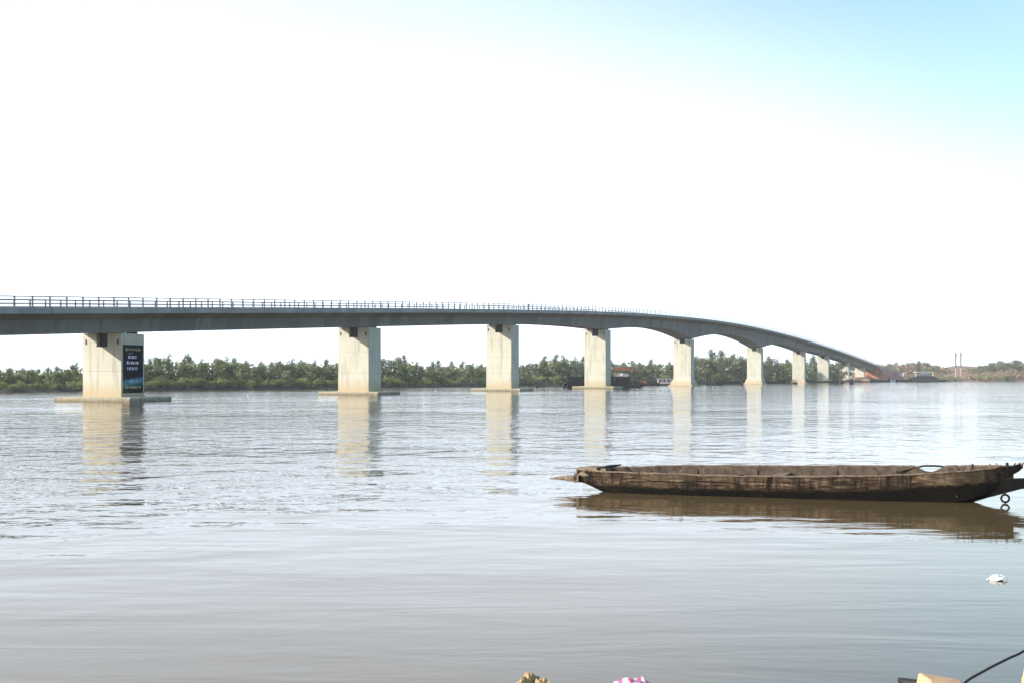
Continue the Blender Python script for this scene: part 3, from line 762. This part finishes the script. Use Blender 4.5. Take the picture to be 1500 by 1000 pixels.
for x in (1.0,2.1,3.5,5.3,6.6,7.9):
    q = MB(); w_ = hb(x)
    q.tube([(x,.6-w_+.05,gz(x)-.07),(x,.6-w_*.8,zk(x)+.2),(x,.6,zk(x)+.08),(x,.6+w_*.8,zk(x)+.2),(x,.6+w_-.05,gf(x)-.09)], .018, 5)
    q.build('rib', M['inner'], canoe)
# bow: cap, lashing, spur
q = MB(); q.loft([[(x,.6-w_,z0),(x,.6+w_,z0),(x,.6+w_*.9,z1),(x,.6-w_*.9,z1)] for x,w_,z0,z1 in ((-.66,.13,.36,.535),(-.36,.20,.36,.585),(-.1,.28,.44,.57),(.12,.33,.48,.55))]); q.build('bow_cap', M['rim'], canoe, bevel=.015)
q = MB(); q.tube([(-.1,.3,.55),(.2,.55,.60),(.32,.9,.61)], [.03,.035,.02], 6); q.build('bow_rope', M['darkwood'], canoe)
q = MB(); q.loft([[(x,.5-w_,zc-h_),(x,.5+w_,zc-h_),(x,.5+w_*.8,zc+h_),(x,.5-w_*.8,zc+h_)] for x,w_,h_,zc in ((-.58,.11,.085,.30),(-.68,.105,.082,.30),(-1.0,.062,.046,.295),(-1.33,.012,.010,.275))]); q.build('bow_spur', M['rim'], canoe, bevel=.01)
q = MB()
for i in range(3): q.loft([[(-.70+i*.022+a,.5+.115*math.cos(t_),.30+.105*math.sin(t_)) for t_ in [6.283*u/14 for u in range(14)]] for a in (0,.0235)])
q.build('rope_lashing', M['rope'], canoe)
# pegs and stern fittings
def peg(x, side, h, lean=0, m='rim', r=.022, name='peg'):
    y = .60+side*(hb(x)-.03); z = (gz if side < 0 else gf)(x)
    q = MB(); q.tube([(x,y,z-.06),(x+lean*.5,y,z+h*.5),(x+lean,y,z+h)], [r,r*.9,r*.75], 6); q.build(name, M[m], canoe)
peg(1.86,-1,.11,.13); peg(1.78,-1,.05,-.05)
peg(7.98,-1,.13,-.10,'darkwood',.018); peg(8.02,-1,.10,.06,'darkwood',.018); peg(8.22,-1,.14,.0,'darkwood',.026); peg(8.14,-1,.14,.02,'rim',.010)
peg(8.62,-1,.10,-.06); peg(8.72,-1,.10,-.02); peg(8.92,-1,.09,0,'darkwood',.035); peg(9.04,-1,.06,.05); peg(9.10,-1,.07,.09); peg(9.16,-1,.07,.13)
q = MB(); q.loft([[(x,.6-w_,z0),(x,.6+w_,z0),(x,.6+w_,z1),(x,.6-w_,z1)] for x,w_,z0,z1 in ((8.5,.20,.54,.70),(8.8,.17,.55,.755),(9.02,.12,.60,.79),(9.16,.08,.68,.835),(9.24,.03,.76,.85))]); q.build('stern_tip', M['tar'], canoe, bevel=.012)
q = MB(); q.loft([[(x,.6-w_,z0),(x,.6+w_,z0),(x,.6+w_,z1),(x,.6-w_,z1)] for x,w_,z0,z1 in ((8.2,.22,.02,.40),(8.7,.18,.16,.50),(9.2,.12,.31,.53),(9.6,.09,.36,.55),(10.05,.07,.40,.56))]); q.build('stern_stem', M['tar'], canoe, bevel=.012)
q = MB(); q.tube([(9.35,.5,.50),(9.42,.48,.60),(9.52,.48,.58)], [.05,.06,.04], 7); q.build('stern_knot', M['rope'], canoe)
q = MB(); q.torus((8.88,.44,.105), .08, .022); q.build('iron_ring', M['tar'], canoe, True)
q = MB(); q.tube([(8.88,.46,.28),(8.88,.45,.19)], .018, 6); q.tube([(8.88,.44,.02),(8.89,.42,-.4)], .016, 6); q.build('chain', M['black'], canoe)

# mooring rope from the bank to the stern, out of frame in between
q = MB(); pts = [(2.95,9.2,.42),(3.26,9.9,.458),(3.62,10.45,.452),(3.98,10.95,.44),(4.34,11.5,.41),(5.2,13.0,.36),(7.0,17,.27),(9.2,22,.27),(11.0,27.5,.45)]
cv = [curve([(i, p[k]) for i, p in enumerate(pts)]) for k in range(3)]
q.tube([(cv[0](i/6), cv[1](i/6), cv[2](i/6)) for i in range(0, 49)], .0100, 6); o = q.build('mooring_rope', M['rope'], smooth=True)
tag(o, 'dark mooring rope rising across the bottom right corner', 'rope')

# rocks, cloth, wood and earth on the near bank, and litter afloat
def rock(name, p, dims, m, label, seed, cat='rock', group=None, cuts=4):
    bm = bmesh.new(); bmesh.ops.create_icosphere(bm, subdivisions=cuts, radius=1)
    for v in bm.verts:
        d_ = v.co.normalized(); n1 = noise.noise(d_*1.6+Vector((seed,0,0)))*.35 + noise.noise(d_*4+Vector((seed,3,0)))*.14 + noise.noise(d_*11+Vector((seed,7,0)))*.05
        v.co = Vector((d_.x*dims[0], d_.y*dims[1], d_.z*dims[2]))*(1+n1)
    me = bpy.data.meshes.new(name); bm.to_mesh(me); bm.free(); me.materials.append(m)
    o = bpy.data.objects.new(name, me); col.objects.link(o); o.location = p
    return tag(o, label, cat, group)
M['rock'] = m_simple('speckled_tan_rock', (.52,.36,.19), .95, .5, 30, c2=(.14,.09,.05))
M['clay'] = m_simple('orange_clay', (.60,.37,.21), .95, .2, 9)
rock('rock', (.11,10.4,.20), (.14,.16,.23), M['rock'], 'rough tan rock tip at the bottom edge left of the pink cloth', 3)
rock('rock', (.235,10.35,.20), (.09,.1,.20), M['rock'], 'smaller brown rock touching the right side of the rough tan rock', 8)
m, nt, b = mat('pink_white_cloth'); wv = N(nt,'ShaderNodeTexWave'); wv.inputs['Scale'].default_value=4.5; wv.inputs['Distortion'].default_value=3.5; nt.links.new(coords(nt), wv.inputs[0])
nt.links.new(ramp(nt, wv.outputs[0], [(.35,(.78,.72,.74)),(.5,(.65,.14,.30)),(.8,(.55,.10,.25))]), b.inputs['Base Color']); b.inputs['Roughness'].default_value=.9
q = MB(); nn = 30
for i in range(nn+1):
    for j in range(nn+1):
        u = (i/nn-.5)*2; v_ = (j/nn-.5)*2; r2 = u*u+v_*v_
        z = .34*math.exp(-(r2**1.6)*1.5)+.05*noise.noise(Vector((u*5,v_*5,1)))+.03*noise.noise(Vector((u*11,v_*11,4)))
        q.v.append((u*.30, v_*.3, z))
for i in range(nn):
    for j in range(nn): k = i*(nn+1)+j; q.f.append((k,k+nn+1,k+nn+2,k+1))
o = q.build('cloth', m, smooth=True); o.location = (.925,10.35,.06); sd = o.modifiers.new('s','SOLIDIFY'); sd.thickness = .004
tag(o, 'crumpled pink and white cloth at the bottom edge of the picture', 'cloth')
# a clay block with a chipped top edge
q = MB(); q.hexa([(-.22,-.15,0),(.24,-.15,0),(.24,.15,0),(-.22,.15,0)], [(-.13,-.12,.43),(.16,-.1,.375),(.17,.12,.385),(-.155,.1,.445)]); o = q.build('clay_block', M['clay'], bevel=.02); o.location = (3.20,10.15,.04); tag(o, 'pale orange clay block beside the lower end of the mooring rope', 'clay block')
q = MB(); q.loft([[(x,y-.06,z-.03),(x,y+.06,z-.03),(x,y+.05,z+.015),(x,y-.05,z+.015)] for x,y,z in ((2.98,10.5,.366),(3.06,10.42,.372),(3.14,10.35,.375))]); q.box(3.02,3.08,10.38,10.46,.0,.36); o = q.build('wood_plank', M['darkwood'], bevel=.01); tag(o, 'thin dark plank sticking out left of the clay block', 'plank')
rock('clay_lump', (3.99,10.45,.13), (.12,.14,.32), M['clay'], 'orange clay lump in the bottom right corner under the rope', 12, 'clay lump')
p = onwater(1462, 849)
q = MB(); nn = 16
for i in range(nn+1):
    for j in range(nn+1):
        u = i/nn*2-1; v_ = j/nn*2-1; r_ = max(0, 1-u*u*.9-v_*v_*.9)
        q.v.append((u*.125, v_*.10, .004+.055*math.sqrt(r_)*(1+.8*noise.noise(Vector((u*2.5,v_*2.5,2))))))
for i in range(nn):
    for j in range(nn): k = i*(nn+1)+j; q.f.append((k,k+nn+1,k+nn+2,k+1))
o = q.build('plastic_scrap', M['white']); o.location = (p.x,p.y,0); sd = o.modifiers.new('s','SOLIDIFY'); sd.thickness = .01
tag(o, 'small crumpled white plastic scrap floating below the canoe stern', 'litter')

# ------------------------------------------------------------------ light, sky, camera
S = Vector((-.8515, -.26, .41)).normalized()
L = bpy.data.lights.new('sun', 'SUN'); L.energy = SUN = 4.4; L.angle = R(.5); L.color = (1,.93,.80)
lo = bpy.data.objects.new('sun', L); col.objects.link(lo); lo.rotation_euler = (-S).to_track_quat('-Z','Y').to_euler()
world = bpy.data.worlds.new('World'); scene.world = world; world.use_nodes = True
nt = world.node_tree; bg = nt.nodes['Background']
sky = nt.nodes.new('ShaderNodeTexSky'); sky.sky_type = 'NISHITA'; sky.sun_disc = False
sky.sun_elevation = math.asin(S.z); sky.sun_rotation = math.atan2(S.x, S.y) % (2*math.pi)
sky.air_density = 1.0; sky.dust_density = 1.0; sky.ozone_density = 1.0
EXPO = .75
# high thin cloud veil over the sunward half of the sky, opening to blue at the upper right
tc = nt.nodes.new('ShaderNodeTexCoord'); sp = nt.nodes.new('ShaderNodeSeparateXYZ'); nt.links.new(tc.outputs['Generated'], sp.inputs[0])
gg = math_(nt,'ADD', math_(nt,'MULTIPLY', sp.outputs[0], .444), sp.outputs[2])
gg = math_(nt,'ADD', gg, math_(nt,'MULTIPLY', math_(nt,'SUBTRACT', 1, sp.outputs[1]), .35))
nn_ = nz(nt, tc.outputs['Generated'], 2.2, 4, .5)
gg = math_(nt,'ADD', gg, math_(nt,'MULTIPLY', math_(nt,'SUBTRACT', nn_, .5), .10))
mr = nt.nodes.new('ShaderNodeMapRange'); nt.links.new(gg, mr.inputs[0]); mr.inputs[1].default_value = .15; mr.inputs[2].default_value = .43; mr.interpolation_type = 'SMOOTHSTEP'
veil = 1/2**EXPO
vb = nt.nodes.new('ShaderNodeMapRange'); nt.links.new(sp.outputs[2], vb.inputs[0]); vb.inputs[1].default_value=0; vb.inputs[2].default_value=.25; vb.inputs[3].default_value=1.9*veil; vb.inputs[4].default_value=1.09*veil
sc = mixc(nt, (0,0,0), sky.outputs[0], 1.0)
mul = nt.nodes.new('ShaderNodeMix'); mul.data_type='RGBA'; mul.blend_type='MULTIPLY'; mul.inputs[0].default_value=1
nt.links.new(sky.outputs[0], mul.inputs[6]); SKS = .15; mul.inputs[7].default_value = (SKS*.95,SKS*1.04,SKS*1.02,1)
vc = nt.nodes.new('ShaderNodeVectorMath'); vc.operation='SCALE'; vc.inputs[0].default_value=(.94,1.06,1.20); nt.links.new(vb.outputs[0], vc.inputs['Scale'])
cm = mixc(nt, vc.outputs[0], mul.outputs[2], mr.outputs[0])
nt.links.new(cm, bg.inputs[0]); bg.inputs[1].default_value = 1.0

hz = MB(); hz.box(-2400,2800,-60,3600,-3,60); hm = bpy.data.materials.new('haze_air'); hm.use_nodes = True; ht = hm.node_tree
ht.nodes.remove(ht.nodes['Principled BSDF']); pv = ht.nodes.new('ShaderNodeVolumePrincipled'); pv.inputs['Color'].default_value = (.92,.95,1,1); pv.inputs['Density'].default_value = .00019; ht.links.new(pv.outputs[0], ht.nodes['Material Output'].inputs['Volume']); ho = hz.build('haze', hm); ho['kind'] = 'stuff'

cam = bpy.data.cameras.new('camera'); co = bpy.data.objects.new('camera', cam); col.objects.link(co)
co.location = (0,0,EYE); co.rotation_euler = (R(90),0,0)
cam.sensor_width = 36; cam.lens = 48; cam.shift_y = 51/1500; cam.clip_end = 6000; cam.clip_start = .1
scene.camera = co
scene.view_settings.view_transform = 'Standard'; scene.view_settings.look = 'None'
scene.view_settings.exposure = EXPO; scene.view_settings.gamma = 1
